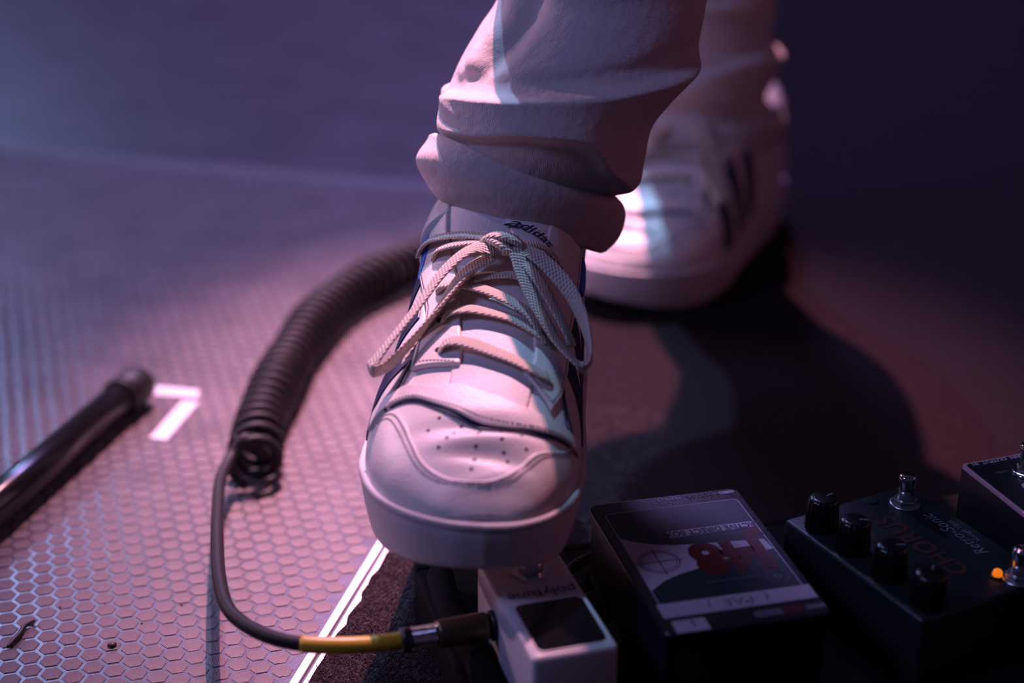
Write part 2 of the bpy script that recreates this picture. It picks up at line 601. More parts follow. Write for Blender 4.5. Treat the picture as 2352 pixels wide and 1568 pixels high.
class Shoe:
    def __init__(self, root, mirror):
        self.root, self.k = root, (-1.0 if mirror else 1.0)

    def conv(self, P):
        P = np.array(P, float) / 1000.0
        P[..., 0] *= self.k
        return P

    def grid(self, name, P, m, **kw):
        kw['flip'] = kw.get('flip', False) != (self.k < 0)
        return grid_obj(name, self.conv(P), m, self.root, **kw)

    def patch(self, name, A, B, t, m, na=40, nb=12, base=0.0, puff=0.0):
        """leather panel between two curves drawn on the upper, t mm thick"""
        A, B = catmull(A, na), catmull(B, na)
        bb = np.concatenate([[0, 0, .03], np.linspace(.06, .94, nb), [.97, 1, 1]])
        ob = np.concatenate([[-.6, t * .75, t], np.full(nb, t), [t, t * .75, -.6]])
        ob = ob + puff * np.sin(np.pi * bb)
        SV = A[:, None, :] * (1 - bb)[None, :, None] + B[:, None, :] * bb[None, :, None]
        OFF = np.repeat(ob[None], na, 0)
        SV = np.concatenate([SV[:1], SV, SV[-1:]], 0)
        OFF = np.concatenate([np.full((1, OFF.shape[1]), -.6), OFF, np.full((1, OFF.shape[1]), -.6)], 0)
        return self.grid(name, on_up(SV, OFF + base), m)

    def stitches(self, name, curve, off, step=2.1, length=1.5, wdt=.42, m=THREAD):
        C = catmull(curve, 500)
        P = on_up(C, np.full(len(C), off))
        L = np.concatenate([[0], np.cumsum(np.linalg.norm(np.diff(P, axis=0), axis=1))])
        vs, fs = [], []
        for d in np.arange(.5, L[-1] - length, step):
            i, j = np.searchsorted(L, d), np.searchsorted(L, d + length)
            p, q = P[i], P[min(j, len(P) - 1)]
            t = unit(q - p)
            nn = up_normal(C[i, 0], C[i, 1])
            b = unit(np.cross(t, nn))
            k = len(vs)
            for (pt, h) in ((p, 0), ((p + q) / 2, .38), (q, 0)):
                vs += [pt - b * wdt, pt + nn * h + nn * .12, pt + b * wdt]
            fs += [(k, k + 1, k + 4, k + 3), (k + 1, k + 2, k + 5, k + 4), (k + 3, k + 4, k + 7, k + 6), (k + 4, k + 5, k + 8, k + 7)]
        return from_py(name, self.conv(vs), fs, m, self.root, True)

    def ribbon(self, name, pts, width=8.0, thick=1.9, hint=None, n=70, m=LACE, wdt_ends=1.0):
        path = catmull(pts, n)
        T = unit(np.gradient(path, axis=0))
        if hint is None:
            c = np.stack([np.zeros(n), path[:, 1], np.full(n, 35.0)], 1)
            Nn = path - c
        else:
            Nn = catmull(hint, n)
        Nn = unit(Nn - T * np.sum(Nn * T, 1, keepdims=True))
        Bb = np.cross(T, Nn)
        a = np.linspace(0, 2 * np.pi, 14, endpoint=False)
        cs = np.sign(np.cos(a)) * np.abs(np.cos(a)) ** .55
        sn = np.sign(np.sin(a)) * np.abs(np.sin(a)) ** .9
        w = np.full(n, width / 2)
        w[0] *= wdt_ends * .7
        w[-1] *= wdt_ends * .7
        P = path[:, None] + Bb[:, None] * (cs[None, :, None] * w[:, None, None]) + Nn[:, None] * (sn * thick / 2)[None, :, None]
        return self.grid(name, P, m, close_m=True, caps=True)

    def decal(self, name, me, to_sv, off, m):
        """bends flat lettering onto the upper"""
        for vtx in me.vertices:
            p = on_up(np.array(to_sv(vtx.co.x, vtx.co.y)), np.array(off))
            vtx.co = Vector(self.conv(p))
        return link(name, me, m, self.root, smooth=False)


def surf_path(pts):
    """(s, v, height above the upper) -> points"""
    a = np.array(pts, float)
    return on_up(a[:, :2], a[:, 2])


def make_sneaker(root, mirror):
    sh = Shoe(root, mirror)
    # --- cup sole: an outline carried through a wall profile
    ss = np.concatenate([304 - 304 * np.linspace(0, 1, 70) ** 1.0, ])
    tip = np.concatenate([[0], np.geomspace(.25, 30, 26), np.linspace(33, 270, 60), 304 - np.geomspace(30, .25, 20), [304]])
    Lh, Rh = sole_half(tip)
    left = np.stack([-Lh, tip], 1)[::-1]
    right = np.stack([Rh, tip], 1)[1:-1]
    out = np.concatenate([left, right])
    nx = unit(np.roll(out, -1, 0) - np.roll(out, 1, 0))
    nrm = np.stack([nx[:, 1], -nx[:, 0]], 1)
    cen = np.array([0, 150.0])
    sg = np.sign(np.sum(nrm * (out - cen), 1, keepdims=True))
    nrm = nrm * sg
    for _ in range(3):
        nrm = unit(nrm + .5 * np.roll(nrm, 1, 0) + .5 * np.roll(nrm, -1, 0))
    zb, zt = sole_bottom(out[:, 1]), sole_top(out[:, 1])
    inn = np.where(out[:, 0] > 0, 7.0, 5.0)
    prof = [(1.9, 0, 1.2), (1.25, 0, .3), (1.02, 0, .3), (.86, 0, 1.4), (.74, .10, 1.0), (.45, .35, 0), (.2, .62, 0), (.06, .80, 0),
            (.12, .845, 0), (.03, .865, 0), (-.06, .90, 0), (-.07, .94, 0), (0, .975, 0), (.18, 1.0, 0), (.6, 1.0, -.2), (1.3, .97, -1.0)]
    rings = []
    for d, fz, dz in prof:
        q = out - nrm * (inn * d)[:, None]
        rings.append(np.concatenate([q, (zb + (zt - zb) * fz + dz)[:, None]], 1))
    P = np.stack(rings)
    sh.grid('sole', P, RUBBER, close_m=True, caps=True, flip=True)
    # --- upper shell
    s = np.concatenate([np.linspace(4, 12, 18), np.linspace(13, 60, 50), np.linspace(62, 299, 80)])
    v = np.linspace(0, 1, 90)
    Sg, Vg = np.meshgrid(s, v, indexing='ij')
    sh.grid('upper', upper(Sg, Vg), LEATHER, caps=False)
    # --- toe cap overlay, wing shaped, with its double seam
    cap = [(74, .03), (73, .12), (67.5, .228), (53.2, .271), (42.1, .281), (28.3, .289), (21.3, .324), (17.2, .383), (15.8, .45),
           (16.4, .511), (19.6, .578), (25.7, .625), (32.8, .68), (42.0, .788), (57, .885), (74, .97)]
    edge = [(74, .0), (60, .0), (48, .0), (36, .0), (26, .0), (17, .0), (9, .03), (5.2, .25), (5.0, .5),
            (5.2, .75), (9, .97), (17, 1.0), (28, 1.0), (44, 1.0), (60, 1.0), (74, 1.0)]
    sh.patch('toe_cap', cap, edge, 1.0, LEATHER2, na=110, nb=16)

    def shift(curve, d):
        c = np.array(curve, float)
        e = np.array(edge, float)
        return c + (e - c) * d
    sh.stitches('stitching', shift(cap, .05)[1:-1], 1.15)
    sh.stitches('stitching', shift(cap, .12)[1:-1], 1.15)
    # --- perforations of the toe box
    perf = [(51.3, .375), (46.2, .432), (43, .477), (41.6, .521), (39.7, .599), (46.2, .338), (41.6, .411), (37.9, .472), (34.7, .53),
            (32.8, .633), (37, .387), (31.9, .466), (30, .542), (33.3, .356), (26.8, .46), (26.8, .562), (21.6, .446)]
    vs, fs = [], []
    for p in perf:
        c = on_up(np.array(p), np.array(.12))
        nn = up_normal(np.array(p[0]), np.array(p[1]))
        t1 = unit(np.cross(nn, [0, 1, 0]))
        t2 = np.cross(nn, t1)
        k = len(vs)
        vs.append(c + nn * .1)
        vs += [c + (t1 * math.cos(R(45 * i)) + t2 * math.sin(R(45 * i))) * .95 for i in range(8)]
        fs += [(k, k + 1 + i, k + 1 + (i + 1) % 8) for i in range(8)]
    from_py('perforations', sh.conv(vs), fs, DARKHOLE, root, False)
    # --- saddle strip across the vamp
    gap = [(74, .10), (73.5, .16), (72.1, .214), (70.3, .263), (66.6, .314), (59.6, .365), (53.6, .413), (46.7, .483), (44.8, .562),
           (45.8, .672), (49.0, .764), (53.6, .845), (58, .92)]
    top = [(86, .10), (84, .16), (80, .22), (79.5, .273), (74.9, .32), (70.7, .365), (69.3, .432), (64.3, .479), (59.6, .523),
           (55.5, .601), (55.0, .691), (61, .858), (68, .92)]
    sh.patch('vamp_strip', gap, top, 2.6, LEATHER2, na=90, nb=12)
    ga, to = np.array(gap), np.array(top)
    sh.stitches('stitching', (ga + (to - ga) * .13)[2:-1], 2.7)
    sh.patch('edge_strip', gap[2:-1], [(a - 3.0 * math.sin(math.pi * (i + .6) / 10.6), b) for i, (a, b) in enumerate(gap[2:-1])], .9, NAVY, na=70, nb=6, base=.2)  # dark navy line along the toe-side edge of the strip
    # --- quarters on both sides
    sh.patch('quarter', [(82, .015), (110, .012), (160, .012), (220, .012), (285, .03)],
             [(86, .22), (95, .262), (118, .30), (165, .225), (205, .20)], 1.5, LEATHER2, na=60, nb=22)
    sh.patch('quarter', [(66, .985), (110, .988), (160, .988), (220, .988), (285, .97)],
             [(62, .86), (80, .76), (108, .765), (150, .80), (200, .80)], 1.5, LEATHER2, na=60, nb=22)
    # --- three stripes each side, leaning towards the toe at the bottom
    for a0 in (97, 129, 160):
        sh.patch('stripe', [(a0, .30 - (a0 - 97) * .0010), (a0 - 5, .16), (a0 - 12, .03)],
                 [(a0 + 18, .292 - (a0 - 97) * .0012), (a0 + 13, .16), (a0 + 6, .03)], .9, NAVY, na=24, nb=8, base=1.5)
        sh.patch('stripe', [(a0 - 2, .765 + (a0 - 97) * .0004), (a0 - 7, .87), (a0 - 14, .97)],
                 [(a0 + 16, .768 + (a0 - 97) * .0004), (a0 + 11, .87), (a0 + 4, .97)], .9, NAVY, na=24, nb=8, base=1.5)
    for c in ([(74, .195), (79, .225), (86, .245), (95, .268), (104, .298)], [(58, .90), (60.5, .85), (67, .79), (80, .755), (96, .758)]):
        sh.patch('edge_strip', c, [(a - 2.6, b) for a, b in c], .9, NAVY, na=30, nb=5, base=1.2)  # dark navy line along the front edge of each quarter
    # --- eyestays
    lin = [(83, .425), (90, .428), (108, .418), (125, .405), (137, .393), (155, .365), (168, .34), (192, .325)]
    lou = [(90, .285), (97, .29), (110, .298), (124, .300), (134, .290), (158, .232), (172, .205), (196, .185)]
    sh.patch('eyestay', lin, lou, 2.2, LEATHER2, na=70, nb=12, base=1.0)
    li, lo = np.array(lin), np.array(lou)
    sh.stitches('stitching', lo + (li - lo) * .10, 3.3)
    sh.stitches('stitching', np.array([(84.5, .415), (87, .38), (90.5, .33), (92, .30)]), 3.3)
    rin = [(78, .57), (88, .605), (101, .597), (114, .585), (127, .572), (150, .585), (170, .61), (192, .62)]
    rou = [(62, .70), (76, .735), (92, .755), (108, .762), (125, .765), (150, .795), (170, .805), (196, .81)]
    sh.patch('eyestay', rin, rou, 2.2, LEATHER2, na=70, nb=12, base=1.0)
    ri, ro = np.array(rin), np.array(rou)
    sh.stitches('stitching', ro + (ri - ro) * .10, 3.3)
    sh.stitches('stitching', np.array([(76.5, .59), (70, .64), (65, .69)]), 3.3)
    # --- tongue: long padded leaf under the laces
    sh.patch('tongue', [(62, .40), (90, .405), (115, .40), (140, .385), (165, .35), (185, .315), (206, .30)],
             [(54, .60), (90, .615), (115, .60), (140, .60), (165, .635), (185, .67), (206, .68)], .9, TONGUE, na=60, nb=20, puff=1.1)
    sh.patch('tongue_label', [(163, .505), (174, .495), (186, .49)], [(152, .655), (162, .66), (174, .665)], .5, TONGUE, na=16, nb=16, base=2.2)
    # --- padded collar and blue heel lining
    sh.patch('collar', [(192, .16), (215, .13), (245, .12), (275, .14), (292, .3)], [(190, .33), (215, .32), (245, .32), (270, .36), (282, .45)],
             2.5, LEATHER2, na=50, nb=14, puff=4.0)
    sh.patch('collar', [(192, .84), (215, .87), (245, .88), (275, .86), (292, .7)], [(190, .66), (215, .68), (245, .68), (270, .64), (282, .55)],
             2.5, LEATHER2, na=50, nb=14, puff=4.0)
    sh.patch('lining_tab', [(163, .218), (176, .218), (192, .20)], [(168, .238), (180, .252), (195, .232)], .6, BLUE, na=20, nb=5, base=3.2)
    sh.patch('lining_tab', [(163, .80), (176, .805), (190, .81)], [(167, .835), (178, .85), (193, .845)], .6, BLUE, na=20, nb=5, base=3.2)
    # --- eyelets
    for p in ((95, .368), (116, .358), (138, .334), (163.7, .290), (78.6, .66), (103, .64), (130.8, .66), (154, .675)):
        c = on_up(np.array(p), np.array(3.3))
        nn = up_normal(np.array(p[0]), np.array(p[1]))
        t1 = unit(np.cross(nn, [0, 1, 0]))
        t2 = np.cross(nn, t1)
        vs = [c + nn * .05] + [c + (t1 * math.cos(R(36 * i)) + t2 * math.sin(R(36 * i))) * 1.9 for i in range(10)]
        vs += [c - nn * 1.5 + (t1 * math.cos(R(36 * i)) + t2 * math.sin(R(36 * i))) * 1.9 for i in range(10)]
        fs = [(0, 1 + i, 1 + (i + 1) % 10) for i in range(10)] + [(1 + i, 1 + (i + 1) % 10, 11 + (i + 1) % 10, 11 + i) for i in range(10)]
        from_py('eyelet', sh.conv(vs), fs, DARKHOLE, root, False)
    # --- laces
    sh.ribbon('lace', surf_path([(95, .368, 1.5), (96.2, .39, 5.2), (95.5, .42, 6), (92.5, .455, 5.5), (88, .49, 5.2), (83.2, .535, 5), (79.5, .59, 5), (78.3, .65, 4.6), (78.6, .665, 1.5)]), 9.5, 2.2)
    sh.ribbon('lace', surf_path([(116, .358, 1.5), (117.4, .387, 5.0), (117, .43, 5.5), (115, .47, 5.0), (110.5, .52, 5), (105.5, .58, 5), (103, .63, 4.6), (103, .645, 1.5)]), 9.0, 2.0)
    sh.ribbon('lace', surf_path([(138, .334, 1.5), (137, .36, 5), (136.4, .40, 5.5), (137.2, .458, 5.2), (137.5, .51, 5.5), (135, .59, 5.5), (132, .64, 4.8), (130.8, .665, 1.5)]), 9.0, 2.0)
    sh.ribbon('lace', surf_path([(103, .645, 1.6), (106, .61, 5.6), (114, .56, 7), (124, .49, 7.2), (132, .42, 7), (137, .36, 6), (138, .335, 2)]), 8.5, 2.0)
    sh.ribbon('lace', surf_path([(184, .205, 4.5), (180, .24, 5.5), (173, .30, 6.5), (163, .395, 8), (157, .45, 11), (153, .49, 14)]), 8.0, 2.0)
    sh.ribbon('lace', surf_path([(163.7, .290, 1.5), (163, .32, 5.5), (158, .38, 8), (154, .44, 11), (151, .485, 13)]), 8.0, 2.0)
    sh.ribbon('lace', surf_path([(154, .675, 1.5), (155, .64, 5.5), (155, .59, 8), (153, .54, 11), (151, .50, 13)]), 8.0, 2.0)
    kn = surf_path([(157, .475, 9), (152.5, .485, 14.5), (148, .50, 14), (146, .515, 9)])
    sh.ribbon('lace_knot', kn, 12.0, 4.5, n=30)
    kn = surf_path([(154, .455, 9), (153.5, .48, 15.5), (151, .51, 16), (149, .535, 9)])
    sh.ribbon('lace_knot', kn, 9.0, 4.0, n=30)
    # outer bow loop hanging over the outer side
    sh.ribbon('lace_loop', [(-3, 141, 122), (-15, 136, 124), (-28.3, 125.6, 116), (-40.8, 110, 102.5), (-52.9, 95, 90.5), (-60.5, 86, 82.5), (-62.2, 83.5, 80),
                            (-60.5, 81, 78.5), (-54, 86, 80), (-43, 98, 88), (-31, 113, 100), (-18, 129, 113.5), (-4, 140, 119)], 8.5, 2.0,
              hint=[(-.5, -.5, .7), (-.5, -.5, .7), (-.55, -.45, .7), (-.6, -.4, .7), (-.6, -.4, .7), (-.8, -.5, .3), (-.8, -.6, 0), (.2, -.8, -.5), (.4, .4, -.7),
                    (.4, .45, -.7), (.4, .45, -.7), (.4, .45, -.7), (.4, .45, -.7)], n=120)
    sh.ribbon('lace_end', [(-8, 141, 119), (-24, 126, 104), (-36.5, 115, 90.5), (-45.5, 105, 78.5), (-51.5, 99.5, 70), (-56.5, 94.5, 61.5)], 8.0, 1.8)
    # inner bow loop falling over the inner side
    sh.ribbon('lace_loop', [(2, 142, 122), (8, 138, 123), (12, 128, 116), (17, 117, 108), (23, 107, 100), (31, 98, 90), (40, 90, 82.5), (45.5, 88, 80.5), (48.3, 90, 84),
                            (47, 98, 91.5), (43.6, 108, 99), (38, 118, 107.5), (29, 128, 115.5), (17, 138, 122), (5, 144, 122)], 8.5, 2.0,
              hint=[(.2, -.5, .8), (.2, -.5, .8), (.2, -.5, .8), (.2, -.5, .8), (.2, -.5, .8), (.3, -.5, .8), (.5, -.5, .6), (.9, -.3, 0), (.7, .3, -.5),
                    (-.3, .4, -.7), (-.3, .4, -.7), (-.3, .4, -.7), (-.3, .4, -.7), (-.3, .4, -.7), (-.3, .4, -.7)], n=130)
    sh.ribbon('lace_end', [(5, 143, 121), (14, 133, 118), (22, 122, 111), (29, 113, 102), (35.5, 104, 93), (39, 99, 86.5)], 8.0, 1.8)
    # --- wordmark on the tongue label
    me = text_mesh('adidas', 9.4, bold=.14, spacing=1.02)

    def to_sv(x, y):
        u = (x + 14) / 28.0
        return (171.0 - 10.2 * u + y * .62, .490 + .148 * u + y * .0036)
    sh.decal('wordmark', me, to_sv, 4.0, INK)
    return root


front = thing('sneaker', 'white leather sneaker with cream bow laces, its toe pressing the white pedal', 'shoe',
              (-0.0115, 0.7140, 0.0865), R(-2.0), 'white sneakers of the musician')
make_sneaker(front, False)
BACK_YAW = 31.0
back = thing('sneaker', 'white leather sneaker with navy side stripes standing flat on the carpet', 'shoe',
             (0.068, 1.258, 0.0030), R(-BACK_YAW), 'white sneakers of the musician')
make_sneaker(back, True)

# ------------------------------------------------------------------ the musician: legs in rolled-up cream trousers
FRONT_RINGS = [
    ((-0.0362, 0.9300, 0.2252), (0.0509, 0.9300, 0.2077)), ((-0.0374, 0.9340, 0.2380), (0.0643, 0.9340, 0.2181)),
    ((-0.0391, 0.9380, 0.2506), (0.0720, 0.9380, 0.2297)), ((-0.0387, 0.9440, 0.2627), (0.0773, 0.9440, 0.2495)),
    ((-0.0352, 0.9510, 0.2733), (0.0871, 0.9510, 0.2632)), ((-0.0288, 0.9590, 0.2849), (0.0993, 0.9590, 0.2806)),
    ((-0.0197, 0.9680, 0.2981), (0.1050, 0.9680, 0.2958)), ((-0.0095, 0.9780, 0.3127), (0.1086, 0.9780, 0.3134)),
    ((-0.0080, 0.9880, 0.3299), (0.1132, 0.9880, 0.3330)),
    ((-0.011, 0.985, 0.385), (0.128, 0.985, 0.385)), ((-0.002, 0.99, 0.45), (0.148, 0.99, 0.45)), ((0.030, 0.995, 0.55), (0.173, 0.995, 0.55)),  # out of view from here up; left bulge shaped to shade the laces
    ((0.030, 1.17, 0.70), (0.178, 1.17, 0.70)), ((0.022, 1.31, 0.85), (0.175, 1.31, 0.85)), ((0.016, 1.36, 0.93), (0.165, 1.36, 0.93))]
BACK_RINGS = [
    ((0.1062, 1.4250, 0.1016), (0.2085, 1.4250, 0.1023)), ((0.1019, 1.4220, 0.1206), (0.2092, 1.4220, 0.1213)),
    ((0.0975, 1.4200, 0.1394), (0.2134, 1.4200, 0.1402)), ((0.0946, 1.4200, 0.1691), (0.2151, 1.4200, 0.1699)),
    ((0.0938, 1.4190, 0.1911), (0.2119, 1.4190, 0.1918)), ((0.0939, 1.4170, 0.2128), (0.2087, 1.4170, 0.2135)),
    ((0.0957, 1.4130, 0.2413), (0.2086, 1.4130, 0.2420)),
    ((0.100, 1.400, 0.35), (0.222, 1.400, 0.35)), ((0.113, 1.385, 0.50), (0.252, 1.385, 0.50)),  # unseen upper leg, kept upright so it shades the pedals
    ((0.085, 1.395, 0.70), (0.240, 1.395, 0.70)), ((0.050, 1.40, 0.85), (0.215, 1.40, 0.85)), ((0.025, 1.395, 0.93), (0.200, 1.395, 0.93))]


def smooth01(x):
    x = np.clip(x, 0, 1)
    return x * x * (3 - 2 * x)


def leg_grid(rings, fold, n_h, n_f, depth=0.92, slope0=19.0, slope_end=6):
    A = catmull([r[0] for r in rings], n_h)
    B = catmull([r[1] for r in rings], n_h)
    # ring index of every row (same spacing rule as catmull)
    pts = np.asarray([r[0] for r in rings], float)
    seg = np.linalg.norm(np.diff(pts, axis=0), axis=1) ** 0.5
    cum = np.concatenate([[0], np.cumsum(seg)])
    hh = np.interp(np.linspace(0, cum[-1], n_h), cum, np.arange(len(rings)))
    ph = np.linspace(0, 360, n_f, endpoint=False)
    C, e1 = (A + B) / 2, (B - A) / 2
    rad = np.linalg.norm(e1, axis=1)
    q = np.radians(slope0) * np.clip(1 - hh / slope_end, 0, 1)
    e2 = np.stack([np.zeros(n_h), rad * depth * np.cos(q), -rad * depth * np.sin(q)], 1)
    c, s = np.cos(np.radians(ph)), np.sin(np.radians(ph))
    D = e1[:, None] * c[None, :, None] + e2[:, None] * s[None, :, None]
    d = fold(hh[:, None], ph[None, :])
    return C[:, None] + D + unit(D) * d[..., None], hh


def arc(ph, xs, ys):
    return pchip(xs, ys, ph)


def front_fold(h, ph):
    d = np.zeros(np.broadcast(h, ph).shape)
    sil = 0.12 + 0.88 * smooth01(np.abs(np.sin(np.radians(ph))) / 0.55)   # folds fade at the two profiles
    hc = arc(ph, [0, 90, 180, 210, 240, 270, 300, 330, 360], [6.4, 4.6, 3.75, 4.0, 4.5, 5.1, 5.6, 6.0, 6.4])
    u = hc - h
    d += 0.0115 * smooth01(u / 0.45) * np.exp(-np.clip(u, 0, 9) / 1.7)
    d -= 0.0030 * np.exp(-((u + 0.35) / 0.40) ** 2)
    hc2 = arc(ph, [0, 90, 170, 200, 230, 260, 285, 310, 335, 360], [0.5, 1.2, 1.5, 1.55, 1.75, 2.35, 2.5, 1.2, .45, .45])
    w = h - hc2
    d += 0.0085 * smooth01(w / 0.45) * np.exp(-np.clip(w, 0, 9) / 1.2)
    d += 0.0050 * np.exp(-((ph - 330) / 32.0) ** 2) * np.exp(-((h - 1.3) / .7) ** 2)
    d -= 0.0050 * np.exp(-((ph - 222 - 3 * (h - 6)) / 7.0) ** 2) * smooth01((h - 4.2) / 1.0)
    d += 0.0030 * np.exp(-((ph - 206 - 3 * (h - 6)) / 9.0) ** 2) * smooth01((h - 4.2) / 1.0)
    d += 0.0012 * np.sin(h * 1.3 + np.radians(ph) * 2) * smooth01((h - .8) / 2)
    d += 0.0007 * np.sin(h * 6.0 + np.radians(ph) * 9) * np.exp(-((ph - 205) / 20.0) ** 2)
    return d * sil


def back_fold(h, ph):
    d = np.zeros(np.broadcast(h, ph).shape)
    for hc0, sl, amp in ((1.1, .5, .007), (2.6, .9, .008), (3.8, -.6, .006), (5.2, .8, .008), (6.6, -.5, .006)):
        u = (hc0 + sl * np.sin(np.radians(ph - 250)) - h)
        d += amp * smooth01(u / .35) * np.exp(-np.clip(u, 0, 9) / .7)
    return d + 0.002 * np.sin(h * 3 + np.radians(ph) * 3)


person = bpy.data.objects.new('person', bpy.data.meshes.new('person'))
COL.objects.link(person)
tag(person, 'person standing in cream trousers, one foot forward on the pedals', 'person')
bone = [((0.117, 1.375, 0.95), .075), ((0.095, 1.33, 0.86), .050), ((0.105, 1.0, 0.55), .040), ((0.05, 0.985, 0.32), .026), ((0.012, 0.945, 0.235), .024), ((0.000, 0.935, 0.185), .022),
        ((-0.004, 0.89, 0.150), .018), ((0.125, 1.40, 0.87), .060), ((0.185, 1.385, 0.50), .044), ((0.165, 1.415, 0.20), .030),
        ((0.165, 1.422, 0.085), .024), ((0.135, 1.37, 0.062), .018), ((0.137, 1.375, 1.15), .070)]
person.data.from_pydata([b[0] for b in bone], [(0, 1), (1, 2), (2, 3), (3, 4), (4, 5), (5, 6), (0, 7), (7, 8), (8, 9), (9, 10), (10, 11), (0, 12)], [])
sk = person.modifiers.new('skin', 'SKIN')
for v, b in zip(person.data.skin_vertices[0].data, bone):
    v.radius = (b[1], b[1])
    v.use_root = False
person.data.skin_vertices[0].data[0].use_root = True
sb = person.modifiers.new('subsurf', 'SUBSURF')
sb.levels = sb.render_levels = 2
person.data.materials.append(SKIN)

PF, _ = leg_grid(FRONT_RINGS, front_fold, 260, 220)
PB, _ = leg_grid(BACK_RINGS, back_fold, 200, 150, slope0=8)
wz = np.linspace(0.85, 0.985, 14)
aw = np.linspace(0, 2 * np.pi, 60, endpoint=False)
PW = np.stack([np.stack([0.130 + (0.130 - .02 * abs(z - .95)) * np.cos(aw), 1.375 + 0.12 * np.sin(aw), np.full(60, z)], 1) for z in wz])  # unseen waist, sized and placed so its shadow covers the pedals
vs, fs = [], []
for G in (PF, PB, PW):
    n0 = len(vs)
    vs += list(G.reshape(-1, 3))
    fs += grid_faces(G.shape[0], G.shape[1], False, True, n0)
trousers = from_py('trousers', vs, fs, COTTON, person)
wz = np.linspace(0.975, 1.44, 20)
SH = np.stack([np.stack([0.140 + (0.080 + .012 * math.sin(z * 9)) * np.cos(aw), 1.375 + (0.105 + .006 * math.sin(z * 13)) * np.sin(aw), np.full(60, z)], 1) for z in wz])  # added torso out of view, narrowed to block the spots from the pedals
torso_blocker = grid_obj('torso_blocker', SH, mat('torso_black', (0.015, 0.014, 0.018), 0.9), person, close_m=True, caps=True)
torso_blocker['label'] = 'added unseen torso that shades the pedals'
trousers['label'] = 'baggy cream cotton trousers bunched in deep folds'


def cuff(name, rings, thick, depth, slope, label, lump):
    """rolled-up hem: outer wall from bottom to top, then the inner wall back down"""
    A, B = catmull([r[0] for r in rings], 26), catmull([r[1] for r in rings], 26)
    C, e1 = (A + B) / 2, (B - A) / 2
    ph = np.linspace(0, 2 * np.pi, 150, endpoint=False)
    out, inn = [], []
    for k in range(26):
        r = np.linalg.norm(e1[k])
        e2 = np.array([0, r * depth * math.cos(R(slope)), -r * depth * math.sin(R(slope))])
        D = e1[k][None] * np.cos(ph)[:, None] + e2[None] * np.sin(ph)[:, None]
        w = lump(k / 25.0, np.degrees(ph))
        out.append(C[k] + D + unit(D) * w[:, None])
        inn.append(C[k] + D * (1 - thick / r) + unit(D) * w[:, None])
    P = np.stack(out + [(out[-1] * .45 + inn[-1] * .55) + np.array([0, 0, thick * .35])] + inn[::-1]
                 + [(out[0] * .45 + inn[0] * .55) - np.array([0, 0, thick * .35])])
    o = grid_obj(name, P, COTTON, person, close_n=True, close_m=True)
    o['label'] = label
    return o


CUFF_RINGS = [((-0.0425, 0.9280, 0.2125), (0.0533, 0.9280, 0.1801)), ((-0.0500, 0.9300, 0.2200), (0.0596, 0.9300, 0.1882)),
              ((-0.0540, 0.9320, 0.2283), (0.0628, 0.9320, 0.1993)), ((-0.0520, 0.9340, 0.2379), (0.0622, 0.9340, 0.2064)),
              ((-0.0462, 0.9360, 0.2461), (0.0577, 0.9360, 0.2117))]
cuff('trouser_cuff', CUFF_RINGS, 0.0055, 0.86, 19, 'thick rolled-up hem over the front sneaker',
     lambda t, p: 0.0012 * np.sin(np.radians(p) * 3 + 4 * t) + 0.0016 * np.sin(t * 11 + 1) * np.exp(-((p - 200) / 22.0) ** 2))
BCUFF_RINGS = [((0.1011, 1.4230, 0.0881), (0.2240, 1.4230, 0.0890)), ((0.0968, 1.4220, 0.1016), (0.2275, 1.4220, 0.1062)),
               ((0.0982, 1.4220, 0.1187), (0.2227, 1.4220, 0.1233))]
cuff('trouser_cuff', BCUFF_RINGS, 0.006, 0.85, 8, 'rolled-up hem over the rear sneaker',
     lambda t, p: 0.003 * np.sin(np.radians(p) * 3 + 3 * t))

# ------------------------------------------------------------------ pedalboard and pedals
BOARD_Z = 0.030
pb = thing('pedalboard', 'flat black carpeted pedalboard carrying the effect pedals', 'pedalboard', (-0.054, 0.835, 0.0032), R(14.5))
box('board', (0.62, 0.36, 0.0262), BLACKM, pb, (0.31, -0.18, 0.0), 0.003)
for sx, sy, lx, ly in ((0.31, -0.0035, 0.62, 0.007), (0.31, -0.3565, 0.62, 0.007), (0.0035, -0.18, 0.007, 0.346), (0.6165, -0.18, 0.007, 0.346)):
    box('edge_rail', (lx, ly, 0.0266), BLACKM, pb, (sx, sy, 0.0002), 0.0015)
for k in range(3):
    box('hook_strip', (0.60, 0.045, 0.0006), BLACKM, pb, (0.31, -0.07 - 0.105 * k, 0.0262))

# --- tuner pedal under the toe
tp = thing('tuner_pedal', 'white tuner pedal with a dark display under the sneaker toe', 'pedal', (0.0173, 0.728, BOARD_Z), R(197))
GLASS = mat('display_glass', (0.006, 0.008, 0.010), 0.06, coat=0.6)
BLUEP = mat('blue_print', (0.03, 0.10, 0.38), 0.5)
box('body', (0.0425, 0.0955, 0.045), WHITEP, tp, (0.0005, 0, 0), 0.0030, 4)
frame_plate('bezel', rr_pts(0.0372, 0.0438, 0.0048, 6, 0, 0.0228), rr_pts(0.0345, 0.0412, 0.0040, 6, 0, 0.0228), 0.0448, 0.0455, WHITEP, tp)
plate('display', rr_pts(0.0345, 0.0412, 0.0040, 6, 0, 0.0228), 0.0446, 0.0452, GLASS, tp)
text('lettering', 'poly', 0.0105, BLUEP, tp, (-0.0092, -0.0056, 0.0452), sx=.95)
text('lettering', 'tune', 0.0105, INK, tp, (0.0088, -0.0056, 0.0452), sx=.95)
lathe('switch_nut', [(0.0105, 0.0448), (0.0105, 0.0468), (0.0098, 0.0474), (0.0075, 0.0474)], CHROME, tp, 6, (0, -0.025, 0), smooth=False)
lathe('switch_bush', [(0.0062, 0.0470), (0.0062, 0.0520), (0.0055, 0.0526)], STEEL, tp, 24, (0, -0.025, 0))
